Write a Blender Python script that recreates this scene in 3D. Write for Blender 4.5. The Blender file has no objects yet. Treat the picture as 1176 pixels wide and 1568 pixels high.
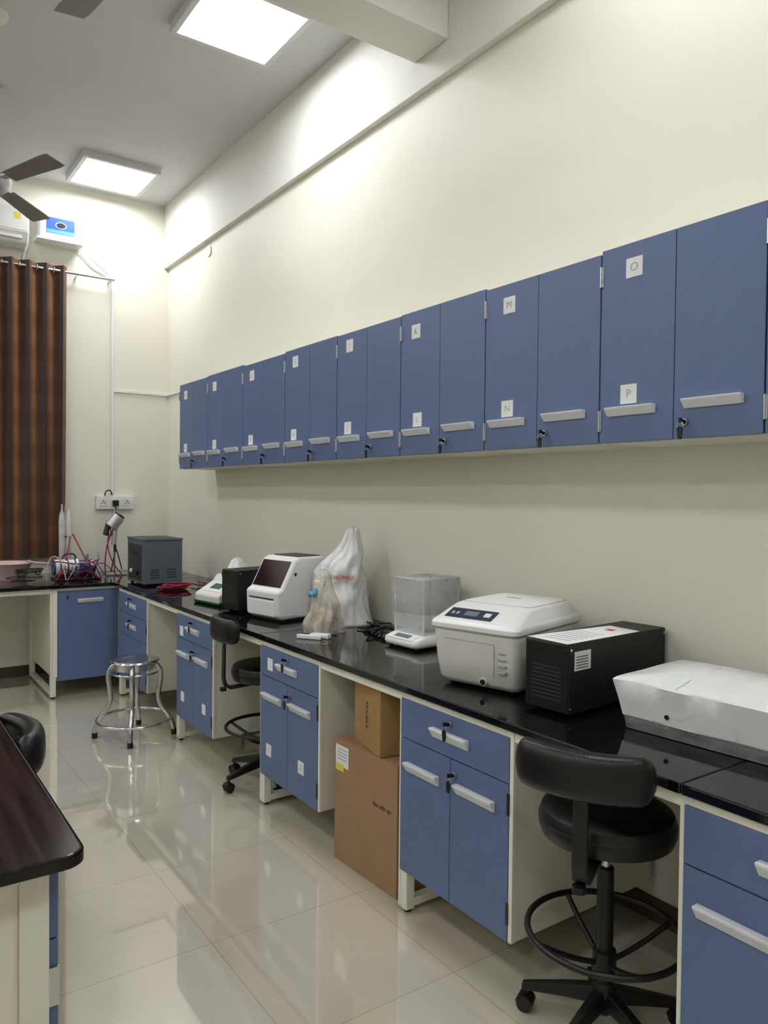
import bpy, bmesh, math, random
from mathutils import Vector, Matrix, noise
random.seed(7)
S=bpy.context.scene
COL=S.collection
# ------------------------------------------------------------ materials
def lin(c):
    return tuple(((v/255)/12.92 if v/255<=.04045 else ((v/255+.055)/1.055)**2.4) for v in c)+(1,)
def mat(name,rgb,rough=.5,metal=0,var=.03,scale=8,bump=0,bscale=60,spec=.5,trans=0,ior=1.45,alpha=1,coat=0,emit=None,es=0,sheen=0):
    m=bpy.data.materials.new(name); m.use_nodes=True; nt=m.node_tree; b=nt.nodes['Principled BSDF']
    c=lin(rgb)
    tc=nt.nodes.new('ShaderNodeTexCoord'); n=nt.nodes.new('ShaderNodeTexNoise'); n.inputs['Scale'].default_value=scale; n.inputs['Detail'].default_value=3
    nt.links.new(tc.outputs['Object'],n.inputs['Vector'])
    r=nt.nodes.new('ShaderNodeValToRGB'); r.color_ramp.elements[0].position=.3; r.color_ramp.elements[1].position=.7
    r.color_ramp.elements[0].color=tuple(max(0,v*(1-var)) for v in c[:3])+(1,)
    r.color_ramp.elements[1].color=tuple(min(1,v*(1+var)) for v in c[:3])+(1,)
    nt.links.new(n.outputs['Fac'],r.inputs['Fac']); nt.links.new(r.outputs['Color'],b.inputs['Base Color'])
    b.inputs['Roughness'].default_value=rough; b.inputs['Metallic'].default_value=metal
    b.inputs['Specular IOR Level'].default_value=spec; b.inputs['Transmission Weight'].default_value=trans
    b.inputs['IOR'].default_value=ior; b.inputs['Alpha'].default_value=alpha; b.inputs['Coat Weight'].default_value=coat
    b.inputs['Sheen Weight'].default_value=sheen
    if bump:
        n2=nt.nodes.new('ShaderNodeTexNoise'); n2.inputs['Scale'].default_value=bscale; nt.links.new(tc.outputs['Object'],n2.inputs['Vector'])
        bp=nt.nodes.new('ShaderNodeBump'); bp.inputs['Strength'].default_value=bump; bp.inputs['Distance'].default_value=.01
        nt.links.new(n2.outputs['Fac'],bp.inputs['Height']); nt.links.new(bp.outputs['Normal'],b.inputs['Normal'])
    if emit:
        b.inputs['Emission Color'].default_value=lin(emit); b.inputs['Emission Strength'].default_value=es
    return m
M={}
M['wall']=mat('cream_paint',(226,223,209),.55,var=.012,scale=1.5,bump=.05,bscale=300)
M['ceil']=mat('ceiling_paint',(200,200,200),.8,var=.01,scale=1)
M['trimc']=mat('beam_paint',(220,219,212),.7,var=.01,scale=1)
M['base']=mat('brown_skirting',(74,62,52),.25)
M['blue']=mat('blue_laminate',(92,109,147),.42,var=.03,scale=30,bump=.05,bscale=500)
M['cream']=mat('cream_powdercoat',(226,224,208),.4,var=.01)
M['granite']=mat('black_granite',(9,9,11),.05,var=.6,scale=300,spec=.7)
M['handle']=mat('handle_white',(218,219,222),.4)
M['hshade']=mat('moulding_grey',(170,171,170),.5)
M['steel']=mat('stainless',(200,200,202),.18,metal=1,var=.02)
M['dsteel']=mat('dark_steel',(70,70,74),.3,metal=1)
M['blk']=mat('black_plastic',(14,14,15),.38)
M['blkm']=mat('black_powdercoat',(17,17,18),.5,var=.1,scale=200)
M['leather']=mat('black_leatherette',(13,13,14),.32,bump=.12,bscale=250)
M['paper']=mat('paper_white',(228,228,226),.8)
M['ink']=mat('ink',(60,62,70),.8)
M['pencil']=mat('pencil_mark',(140,142,150),.8)
M['red']=mat('red_ink',(200,35,45),.6)
M['redtube']=mat('red_rubber',(135,25,50),.35)
M['redwire']=mat('red_wire',(150,25,35),.4)
M['white']=mat('white_plastic',(226,227,226),.32,var=.01)
M['offw']=mat('offwhite_plastic',(218,217,210),.4,var=.01)
M['grey']=mat('grey_enamel',(88,95,102),.45)
M['dgrey']=mat('dark_grey',(50,53,57),.5)
M['green']=mat('green_plastic',(24,80,55),.5)
M['screen']=mat('dark_screen',(38,12,18),.12,var=.1)
M['panelb']=mat('navy_panel',(44,50,68),.25)
M['disp']=mat('lcd_display',(100,114,118),.3)
M['card']=mat('cardboard',(158,124,92),.8,var=.05,scale=12,bump=.05,bscale=80)
M['cardd']=mat('cardboard_dark',(160,126,80),.8,var=.05,scale=12)
M['tape']=mat('brown_tape',(140,104,62),.3)
M['yellow']=mat('yellow_label',(215,208,70),.6)
M['blade']=mat('fan_grey',(128,122,118),.45,metal=0)
M['silver']=mat('silver_paint',(180,182,185),.35,metal=.6)
M['bluelab']=mat('blue_label',(50,95,200),.35)
M['bluetube']=mat('blue_tubing',(40,70,130),.3)
M['pink']=mat('pink_plastic',(195,165,160),.5)
M['bluecloth']=mat('blue_knob',(90,160,185),.5)
M['light']=mat('led_diffuser',(255,255,255),.5,emit=(249,251,255),es=25.5)
M['alum']=mat('white_aluminium',(205,205,205),.4)
M['dark']=mat('night_glass',(20,18,16),.1)
def clear(name,rgb,tw,rough=.1,bump=0,var=.1,nsc=14,bsc=16,metallic=0):
    m=bpy.data.materials.new(name); m.use_nodes=True; nt=m.node_tree; b=nt.nodes['Principled BSDF']; o=nt.nodes['Material Output']
    b.inputs['Base Color'].default_value=lin(rgb); b.inputs['Roughness'].default_value=rough
    t=nt.nodes.new('ShaderNodeBsdfTransparent'); mx=nt.nodes.new('ShaderNodeMixShader')
    nz=nt.nodes.new('ShaderNodeTexNoise'); nz.inputs['Scale'].default_value=nsc; nz.inputs['Detail'].default_value=4
    tc=nt.nodes.new('ShaderNodeTexCoord'); nt.links.new(tc.outputs['Object'],nz.inputs['Vector'])
    mr=nt.nodes.new('ShaderNodeMapRange'); mr.inputs['From Min'].default_value=.3; mr.inputs['From Max'].default_value=.7
    mr.inputs['To Min'].default_value=max(0,tw-var); mr.inputs['To Max'].default_value=min(1,tw+var)
    nt.links.new(nz.outputs['Fac'],mr.inputs['Value']); nt.links.new(mr.outputs['Result'],mx.inputs['Fac'])
    nt.links.new(b.outputs[0],mx.inputs[1]); nt.links.new(t.outputs[0],mx.inputs[2]); nt.links.new(mx.outputs[0],o.inputs['Surface'])
    if bump:
        bp=nt.nodes.new('ShaderNodeBump'); bp.inputs['Strength'].default_value=bump; bp.inputs['Distance'].default_value=.02
        n2=nt.nodes.new('ShaderNodeTexNoise'); n2.inputs['Scale'].default_value=bsc; n2.inputs['Distortion'].default_value=1.5
        nt.links.new(tc.outputs['Object'],n2.inputs['Vector']); nt.links.new(n2.outputs['Fac'],bp.inputs['Height']); nt.links.new(bp.outputs['Normal'],b.inputs['Normal'])
    return m
M['acryl']=clear('clear_acrylic',(225,230,230),.74,.12,var=.06)
M['acryle']=clear('acrylic_edge',(240,244,244),.3,.1)
M['bagw']=clear('polythene_white',(240,242,242),.16,.16,.35,var=.12,nsc=7,bsc=11)
M['bagb']=clear('polythene_beige',(222,214,198),.46,.14,.4,var=.22,nsc=12,bsc=18)
M['skirt']=clear('polythene_clear',(205,212,212),.72,.2,.5,var=.12)
M['cover']=clear('dust_cover',(228,231,229),.05,.35,.2,var=.04,bsc=10)
M['glass']=clear('lab_glass',(240,235,235),.5,.05)
def floor_mat():
    m=bpy.data.materials.new('vitrified_tiles'); m.use_nodes=True; nt=m.node_tree; b=nt.nodes['Principled BSDF']
    g=nt.nodes.new('ShaderNodeNewGeometry'); mp=nt.nodes.new('ShaderNodeMapping'); mp.inputs['Location'].default_value=(-1.03+12,-2.49+12,0)
    nt.links.new(g.outputs['Position'],mp.inputs['Vector'])
    br=nt.nodes.new('ShaderNodeTexBrick'); br.offset=0; br.squash=1
    br.inputs['Scale'].default_value=1; br.inputs['Brick Width'].default_value=.6; br.inputs['Row Height'].default_value=.6
    br.inputs['Mortar Size'].default_value=.0014; br.inputs['Mortar Smooth'].default_value=0; br.inputs['Bias'].default_value=0
    br.inputs['Color1'].default_value=lin((202,196,178)); br.inputs['Color2'].default_value=lin((197,190,171)); br.inputs['Mortar'].default_value=lin((166,156,130))
    nt.links.new(mp.outputs[0],br.inputs['Vector'])
    n=nt.nodes.new('ShaderNodeTexNoise'); n.inputs['Scale'].default_value=2.2; n.inputs['Detail'].default_value=6; n.inputs['Distortion'].default_value=1
    nt.links.new(g.outputs['Position'],n.inputs['Vector'])
    r=nt.nodes.new('ShaderNodeValToRGB'); r.color_ramp.elements[0].color=(.92,.91,.88,1); r.color_ramp.elements[1].color=(1,1,1,1)
    nt.links.new(n.outputs['Fac'],r.inputs['Fac'])
    mx=nt.nodes.new('ShaderNodeMixRGB'); mx.blend_type='MULTIPLY'; mx.inputs[0].default_value=1
    nt.links.new(br.outputs['Color'],mx.inputs[1]); nt.links.new(r.outputs['Color'],mx.inputs[2]); nt.links.new(mx.outputs[0],b.inputs['Base Color'])
    b.inputs['Roughness'].default_value=.05; b.inputs['IOR'].default_value=1.8
    b.inputs['Coat Weight'].default_value=1; b.inputs['Coat Roughness'].default_value=.02; b.inputs['Coat IOR'].default_value=1.85
    n3=nt.nodes.new('ShaderNodeTexNoise'); n3.inputs['Scale'].default_value=3; nt.links.new(g.outputs['Position'],n3.inputs['Vector'])
    bp=nt.nodes.new('ShaderNodeBump'); bp.inputs['Strength'].default_value=.06; bp.inputs['Distance'].default_value=.01
    nt.links.new(n3.outputs['Fac'],bp.inputs['Height']); nt.links.new(bp.outputs['Normal'],b.inputs['Normal'])
    return m
M['floor']=floor_mat()
def wood_mat():
    m=bpy.data.materials.new('dark_wood_laminate'); m.use_nodes=True; nt=m.node_tree; b=nt.nodes['Principled BSDF']
    tc=nt.nodes.new('ShaderNodeTexCoord'); mp=nt.nodes.new('ShaderNodeMapping'); mp.inputs['Scale'].default_value=(45,1.2,1)
    nt.links.new(tc.outputs['Object'],mp.inputs['Vector']); n=nt.nodes.new('ShaderNodeTexNoise'); n.inputs['Scale'].default_value=1.5; n.inputs['Detail'].default_value=5
    nt.links.new(mp.outputs[0],n.inputs['Vector']); r=nt.nodes.new('ShaderNodeValToRGB')
    r.color_ramp.elements[0].color=lin((13,10,12)); r.color_ramp.elements[1].color=lin((52,41,40)); r.color_ramp.elements[0].position=.4; r.color_ramp.elements[1].position=.75
    nt.links.new(n.outputs['Fac'],r.inputs['Fac']); nt.links.new(r.outputs['Color'],b.inputs['Base Color']); b.inputs['Roughness'].default_value=.14
    return m
M['wood']=wood_mat()
def curtain_mat():
    m=bpy.data.materials.new('brown_striped_curtain'); m.use_nodes=True; nt=m.node_tree; b=nt.nodes['Principled BSDF']
    tc=nt.nodes.new('ShaderNodeTexCoord')
    sep=nt.nodes.new('ShaderNodeSeparateXYZ'); nt.links.new(tc.outputs['UV'],sep.inputs[0])
    def sine(src,fr,ph=0):
        mu=nt.nodes.new('ShaderNodeMath'); mu.operation='MULTIPLY_ADD'; mu.inputs[1].default_value=fr; mu.inputs[2].default_value=ph
        w=nt.nodes.new('ShaderNodeMath'); w.operation='SINE'; a=nt.nodes.new('ShaderNodeMath'); a.operation='MULTIPLY_ADD'; a.inputs[1].default_value=.5; a.inputs[2].default_value=.5
        nt.links.new(src,mu.inputs[0]); nt.links.new(mu.outputs[0],w.inputs[0]); nt.links.new(w.outputs[0],a.inputs[0]); return a.outputs[0]
    def ramp(src,c0,c1,p0,p1):
        r=nt.nodes.new('ShaderNodeValToRGB'); e=r.color_ramp.elements; e[0].color=c0; e[1].color=c1; e[0].position=p0; e[1].position=p1
        nt.links.new(src,r.inputs['Fac']); return r.outputs['Color']
    a=ramp(sine(sep.outputs['X'],2*math.pi*11,.6),lin((56,28,20)),lin((134,92,60)),.25,.85)
    a2=ramp(sine(sep.outputs['X'],2*math.pi*44,.2),(.78,.74,.70,1),(1,1,1,1),.3,.7)
    c=ramp(sine(sep.outputs['Y'],2*math.pi*9),(.80,.72,.70,1),(1,1,1,1),.35,.6)
    mx=nt.nodes.new('ShaderNodeMixRGB'); mx.blend_type='MULTIPLY'; mx.inputs[0].default_value=.9
    mx2=nt.nodes.new('ShaderNodeMixRGB'); mx2.blend_type='MULTIPLY'; mx2.inputs[0].default_value=.9
    nt.links.new(a,mx.inputs[1]); nt.links.new(c,mx.inputs[2]); nt.links.new(mx.outputs[0],mx2.inputs[1]); nt.links.new(a2,mx2.inputs[2]); nt.links.new(mx2.outputs[0],b.inputs['Base Color'])
    b.inputs['Roughness'].default_value=.42; b.inputs['Sheen Weight'].default_value=.1
    return m
M['curt']=curtain_mat()
# ------------------------------------------------------------ helpers
def empty(name,loc=(0,0,0),rz=0):
    e=bpy.data.objects.new(name,None); e.location=loc; e.rotation_euler=(0,0,math.radians(rz)); e.empty_display_size=.1; COL.objects.link(e); return e
def mk(name,verts,faces,m,parent=None,smooth=False,bev=0,seg=2,sub=0,mw=None,solid=0):
    me=bpy.data.meshes.new(name); me.from_pydata([tuple(v) for v in verts],[],faces); me.update()
    bm=bmesh.new(); bm.from_mesh(me); bmesh.ops.recalc_face_normals(bm,faces=bm.faces); bm.to_mesh(me); bm.free()
    o=bpy.data.objects.new(name,me); COL.objects.link(o); me.materials.append(M[m] if isinstance(m,str) else m)
    if parent: o.parent=parent
    if smooth: me.shade_smooth()
    if solid:
        s=o.modifiers.new('s','SOLIDIFY'); s.thickness=solid
    if bev:
        b=o.modifiers.new('b','BEVEL'); b.width=bev; b.segments=seg; b.limit_method='ANGLE'; b.angle_limit=math.radians(35); b.harden_normals=False
    if sub:
        s=o.modifiers.new('u','SUBSURF'); s.levels=sub; s.render_levels=sub
    return o
def box(name,a,b,m,parent=None,bev=.002,seg=2):
    x0,y0,z0=[min(a[i],b[i]) for i in range(3)]; x1,y1,z1=[max(a[i],b[i]) for i in range(3)]
    v=[(x0,y0,z0),(x1,y0,z0),(x1,y1,z0),(x0,y1,z0),(x0,y0,z1),(x1,y0,z1),(x1,y1,z1),(x0,y1,z1)]
    f=[(0,3,2,1),(4,5,6,7),(0,1,5,4),(1,2,6,5),(2,3,7,6),(3,0,4,7)]
    return mk(name,v,f,m,parent,bev=bev,seg=seg)
def prism(name,prof,axis,a,b,m,parent=None,bev=.004,seg=3,smooth=False):
    n=len(prof); v=[]
    for t in (a,b):
        for p in prof:
            v.append({'y':(p[0],t,p[1]),'x':(t,p[0],p[1]),'z':(p[0],p[1],t)}[axis])
    f=[tuple(range(n)),tuple(range(2*n-1,n-1,-1))]+[(i,(i+1)%n,n+(i+1)%n,n+i) for i in range(n)]
    return mk(name,v,f,m,parent,bev=bev,seg=seg,smooth=smooth)
def rings(name,rs,m,parent=None,cap=True,smooth=True,sub=0,solid=0,closed=True):
    n=len(rs[0]); v=[p for r in rs for p in r]; f=[]
    for i in range(len(rs)-1):
        for j in range(n if closed else n-1):
            k=(j+1)%n; f.append((i*n+j,i*n+k,(i+1)*n+k,(i+1)*n+j))
    if cap: f.append(tuple(range(n))); f.append(tuple((len(rs)-1)*n+j for j in range(n)))
    return mk(name,v,f,m,parent,smooth=smooth,sub=sub,solid=solid)
def sharp(o,a=40):
    try: o.data.set_sharp_from_angle(angle=math.radians(a))
    except Exception: pass
def cyl(name,p0,p1,r,m,parent=None,r2=None,n=24,bev=0):
    p0=Vector(p0);p1=Vector(p1); d=(p1-p0).normalized(); a=d.orthogonal().normalized(); b=d.cross(a); r2=r if r2 is None else r2
    R=[]
    for p,rr in ((p0,r),(p1,r2)): R.append([p+(a*math.cos(2*math.pi*i/n)+b*math.sin(2*math.pi*i/n))*rr for i in range(n)])
    o=rings(name,R,m,parent,smooth=True)
    md=o.modifiers.new('b','BEVEL'); md.width=bev or min(r,r2,(p1-p0).length)*.12; md.segments=2; md.limit_method='ANGLE'; md.angle_limit=math.radians(40)
    sharp(o); return o
def lathe(name,prof,m,parent=None,c=(0,0),n=32,cap=True):
    R=[[(c[0]+r*math.cos(2*math.pi*i/n),c[1]+r*math.sin(2*math.pi*i/n),z) for i in range(n)] for r,z in prof]
    o=rings(name,R,m,parent,cap=cap); sharp(o,45); return o
def tube(name,pts,r,m,parent=None,cyc=False,n=10,smoothit=True):
    cu=bpy.data.curves.new(name,'CURVE'); cu.dimensions='3D'; cu.bevel_depth=r; cu.bevel_resolution=3; cu.resolution_u=6; cu.use_fill_caps=True
    if smoothit:
        sp=cu.splines.new('NURBS'); sp.points.add(len(pts)-1)
        for q,p in zip(sp.points,pts): q.co=tuple(p)+(1,)
        sp.order_u=min(4,len(pts)) ; sp.use_endpoint_u=not cyc; sp.use_cyclic_u=cyc
    else:
        sp=cu.splines.new('POLY'); sp.points.add(len(pts)-1)
        for q,p in zip(sp.points,pts): q.co=tuple(p)+(1,)
        sp.use_cyclic_u=cyc
    o=bpy.data.objects.new(name,cu); COL.objects.link(o); bpy.context.view_layer.update()
    me=bpy.data.meshes.new_from_object(o.evaluated_get(bpy.context.evaluated_depsgraph_get())); bpy.data.objects.remove(o)
    me.materials.clear(); me.materials.append(M[m]); me.shade_smooth()
    o=bpy.data.objects.new(name,me); COL.objects.link(o)
    if parent: o.parent=parent
    return o
def circ(c,r,z,n=24): return [(c[0]+r*math.cos(2*math.pi*i/n),c[1]+r*math.sin(2*math.pi*i/n),z) for i in range(n)]
def text(name,s,size,mtx,m,parent=None,ext=.0004,off=0):
    cu=bpy.data.curves.new(name,'FONT'); cu.body=s; cu.size=size; cu.extrude=ext; cu.align_x='CENTER'; cu.align_y='CENTER'; cu.offset=off
    o=bpy.data.objects.new(name,cu); COL.objects.link(o); bpy.context.view_layer.update()
    me=bpy.data.meshes.new_from_object(o.evaluated_get(bpy.context.evaluated_depsgraph_get())); bpy.data.objects.remove(o)
    me.materials.clear(); me.materials.append(M[m]); me.transform(mtx)
    o=bpy.data.objects.new(name,me); COL.objects.link(o)
    if parent: o.parent=parent
    return o
def face(o,xd,yd):
    xd=Vector(xd).normalized(); yd=Vector(yd).normalized(); zd=xd.cross(yd)
    return Matrix(((xd.x,yd.x,zd.x,o[0]),(xd.y,yd.y,zd.y,o[1]),(xd.z,yd.z,zd.z,o[2]),(0,0,0,1)))
def rrect(x0,x1,y0,y1,r,z,k=5):
    pts=[]
    for cx,cy,a0 in ((x1-r,y1-r,0),(x0+r,y1-r,90),(x0+r,y0+r,180),(x1-r,y0+r,270)):
        for i in range(k+1):
            a=math.radians(a0+90*i/k); pts.append((cx+r*math.cos(a),cy+r*math.sin(a),z))
    return pts
# ------------------------------------------------------------ room
W=2.45;L=7.05;H=4.235;XL=-4.0;YN=-3.5
box('floor',(XL,YN,-.1),(W,L,0),'floor',bev=0)
box('ceiling',(XL,YN,H),(W,L,H+.1),'ceil',bev=0)
box('wall_right',(W,YN,-.1),(W+.15,L,H+.1),'wall',bev=0)
box('wall_left',(XL-.15,YN,-.1),(XL,L,H+.1),'wall',bev=0)
box('wall_near',(XL-.15,YN-.15,-.1),(W+.15,YN,H+.1),'wall',bev=0)
wx0,wx1,wz0,wz1=-.9,1.3,1.1,3.3
box('wall_back',(XL-.15,L,-.1),(W+.15,L+.2,H+.1),'wall',bev=0)
win=empty('window_1',(0,0,0))
fr=.06
box('frame_bottom',(wx0,L-.03,wz0),(wx1,L-.001,wz0+fr),'alum',win); box('frame_top',(wx0,L-.03,wz1-fr),(wx1,L-.001,wz1),'alum',win)
for i,x in enumerate((wx0,(wx0+wx1)/2-.03,wx1-fr)): box(f'frame_post_{i}',(x,L-.03,wz0+fr),(x+fr,L-.001,wz1-fr),'alum',win)
box('pane',(wx0+fr,L-.012,wz0+fr),(wx1-fr,L-.001,wz1-fr),'dark',win)
box('trim_1',(W-.04,YN,3.66),(W,L,H),'trimc',bev=.004)
box('trim_2',(XL,2.93,3.815),(W-.04,3.20,H),'trimc',bev=.006)
box('baseboard_right',(W-.012,YN,0),(W,L,.09),'base'); box('baseboard_back',(XL,L-.012,0),(W-.012,L,.09),'base')
box('baseboard_left',(XL,YN,0),(XL+.012,L-.012,.09),'base')
# ------------------------------------------------------------ ceiling lights
for x in (1.80,-.9,-3.0):
    for y in (6.54,4.0,1.46,-1.08):
        e=empty('ceiling_light_panel',(x,y,H))
        o=.305;i=.27
        for nm,a,b in (('frame_a',(-o,-o,-.055),(o,-i,0)),('frame_b',(-o,i,-.055),(o,o,0)),('frame_c',(-o,-i,-.055),(-i,i,0)),('frame_d',(i,-i,-.055),(o,i,0))):
            box(nm,a,b,'alum',e,bev=.003)
        box('diffuser',(-i,-i,-.05),(i,i,-.02),'light',e,bev=0)
e=empty('smoke_detector',(.68,4.77,H)); lathe('body',[(.06,0),(.06,-.02),(.045,-.045),(.02,-.05),(0,-.05)],'offw',e)
# ------------------------------------------------------------ fans
def fan(loc,a0,R=.62):
    e=empty('ceiling_fan',loc)
    zt=H-loc[2]
    cyl('downrod',(0,0,.08),(0,0,zt-.05),.012,'silver',e)
    lathe('canopy',[(.015,zt-.09),(.05,zt-.06),(.065,zt-.001),(0.0,zt)],'silver',e)
    lathe('motor',[(.02,-.07),(.08,-.06),(.115,-.02),(.12,.02),(.09,.05),(.03,.08),(.012,.1)],'silver',e)
    for k in range(3):
        a=math.radians(a0+120*k); u=Vector((math.cos(a),math.sin(a),0)); w=Vector((-math.sin(a),math.cos(a),0))
        vs=[];n=8
        for s in (0,1):
            for j in range(n+1):
                t=j/n; r=.19+(R-.19)*t; wd=.05+.022*t
                if j==n: wd*=.9
                for q in (-1,1): vs.append(u*r+w*wd*q+Vector((0,0,-.012*q-.002-.004*s)))
        f=[];m2=2*(n+1)
        for j in range(n):
            b=2*j; f.append((b,b+1,b+3,b+2)); f.append((m2+b,m2+b+2,m2+b+3,m2+b+1)); f.append((b,b+2,m2+b+2,m2+b)); f.append((b+1,m2+b+1,m2+b+3,b+3))
        f.append((0,m2,m2+1,1)); f.append((2*n,2*n+1,m2+2*n+1,m2+2*n))
        mk(f'blade_{k}',vs,f,'blade',e)
        mk(f'arm_{k}',[u*.1+w*.02,u*.1-w*.02,u*.24-w*.03,u*.24+w*.03]+[p+Vector((0,0,.006)) for p in (u*.1+w*.02,u*.1-w*.02,u*.24-w*.03,u*.24+w*.03)],[(0,1,2,3),(7,6,5,4),(0,4,5,1),(1,5,6,2),(2,6,7,3),(3,7,4,0)],'silver',e)
fan((.77,5.62,3.6),-67,.68)
fan((.90,2.78,3.6),101,.69)
# ------------------------------------------------------------ cabinets parts
def handle(name,y0,y1,z,x,e,h=.03,m='handle'):
    prism(name,[(x,z-h/2),(x-.006,z-h/2),(x-.024,z+h*.28),(x-.026,z+h/2),(x,z+h/2)],'y',y0,y1,m,e,bev=.002,seg=2)
def lock(name,y,z,x,e,key=True):
    cyl(name,(x,y,z),(x-.010,y,z),.011,'steel',e,n=16)
    cyl(name+'_core',(x-.010,y,z),(x-.013,y,z),.007,'blk',e,n=12)
    if key:
        prism(name+'_key',[(x-.012,z-.004),(x-.034,z-.004),(x-.034,z+.012),(x-.012,z+.006)],'y',y-.004,y+.004,'blk',e,bev=.001)
        tube(name+'_ring',[(x-.03,y+.012*math.cos(a),z-.012+.012*math.sin(a)) for a in [k*math.pi/4 for k in range(8)]],.001,'steel',e,cyc=True)
        prism(name+'_key_2',[(y-.006,z-.055),(y+.006,z-.055),(y+.010,z-.02),(y+.0,z-.014),(y-.010,z-.02)],'x',x-.033,x-.028,'blk',e,bev=.001)
def label(name,s,y,z,x,e,w=.065,h=.065,rot=0):
    box(name,(x-.0012,y-w/2,z-h/2),(x,y+w/2,z+h/2),'paper',e,bev=0)
    if s: text(name+'_text',s,h*.62,face((x-.0018,y,z),(0,-1,math.sin(rot)),(0,0,1)),'pencil',e,ext=.0002,off=-.0008)
ys=[5.91,5.33,4.72,4.12,3.52,2.94,2.35,1.76,1.17,.58,-.01,-.6]
letters=[('A','B'),('C','D'),('E','F'),('G','H'),('I','J'),('K','L'),('M','N'),('O','P'),('Q','R'),('S','T'),('U','V')]
XU=2.15
for i in range(len(ys)-1):
    yf,yn=ys[i],ys[i+1]; e=empty('wall_cabinet',(0,0,0)); dz=[0,.006,-.004,.004,.0,.004,-.004,.006,0,.002,0][i]
    zb,zt=1.765,2.425+dz
    t=.016
    box('side_far',(XU+.02,yf-t-.001,zb),(W-.001,yf-.001,zt),'cream',e); box('side_near',(XU+.02,yn+.001,zb),(W-.001,yn+t+.001,zt),'cream',e)
    box('bottom',(XU+.02,yn+t,zb-.004),(W-.001,yf-t,zb+.014),'cream',e); box('top',(XU+.02,yn+t,zt-.018),(W-.001,yf-t,zt-.001),'cream',e)
    box('back',(W-.008,yn+t,zb+.014),(W-.001,yf-t,zt-.018),'cream',e)
    box('dark_gap',(XU+.012,yf-.004,zb+.002),(XU+.019,yf+.0,zt-.002),'blk',e,bev=0)
    ym=(yf+yn)/2
    box('door_far',(XU,ym+.0014,zb),(XU+.018,yf-.004,zt),'blue',e,bev=.0015); box('door_near',(XU,yn+.002,zb),(XU+.018,ym-.0014,zt),'blue',e,bev=.0015)
    handle('handle_far',yf-.04,yf-.23,1.868,XU,e); handle('handle_near',ym-.04,ym-.235,1.872,XU,e)
    lock('lock',ym-.045,1.815,XU,e)
    a,b=letters[i]; j1,j2=random.uniform(-.012,.012),random.uniform(-.012,.012)
    label('label_top',a,yf-.13+j1,2.345+j2,XU,e,rot=random.uniform(-.15,.15)); label('label_bottom',b,yf-.125+j2,1.925,XU,e,rot=random.uniform(-.15,.15))
    for z in (2.34,1.84):
        box('hinge',(XU-.004,yf-.012,z-.035),(XU+.004,yf+.001,z+.035),'steel',e,bev=.001)
        cyl('hinge_pin',(XU-.005,yf-.004,z-.036),(XU-.005,yf-.004,z+.036),.004,'steel',e,n=12)
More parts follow.
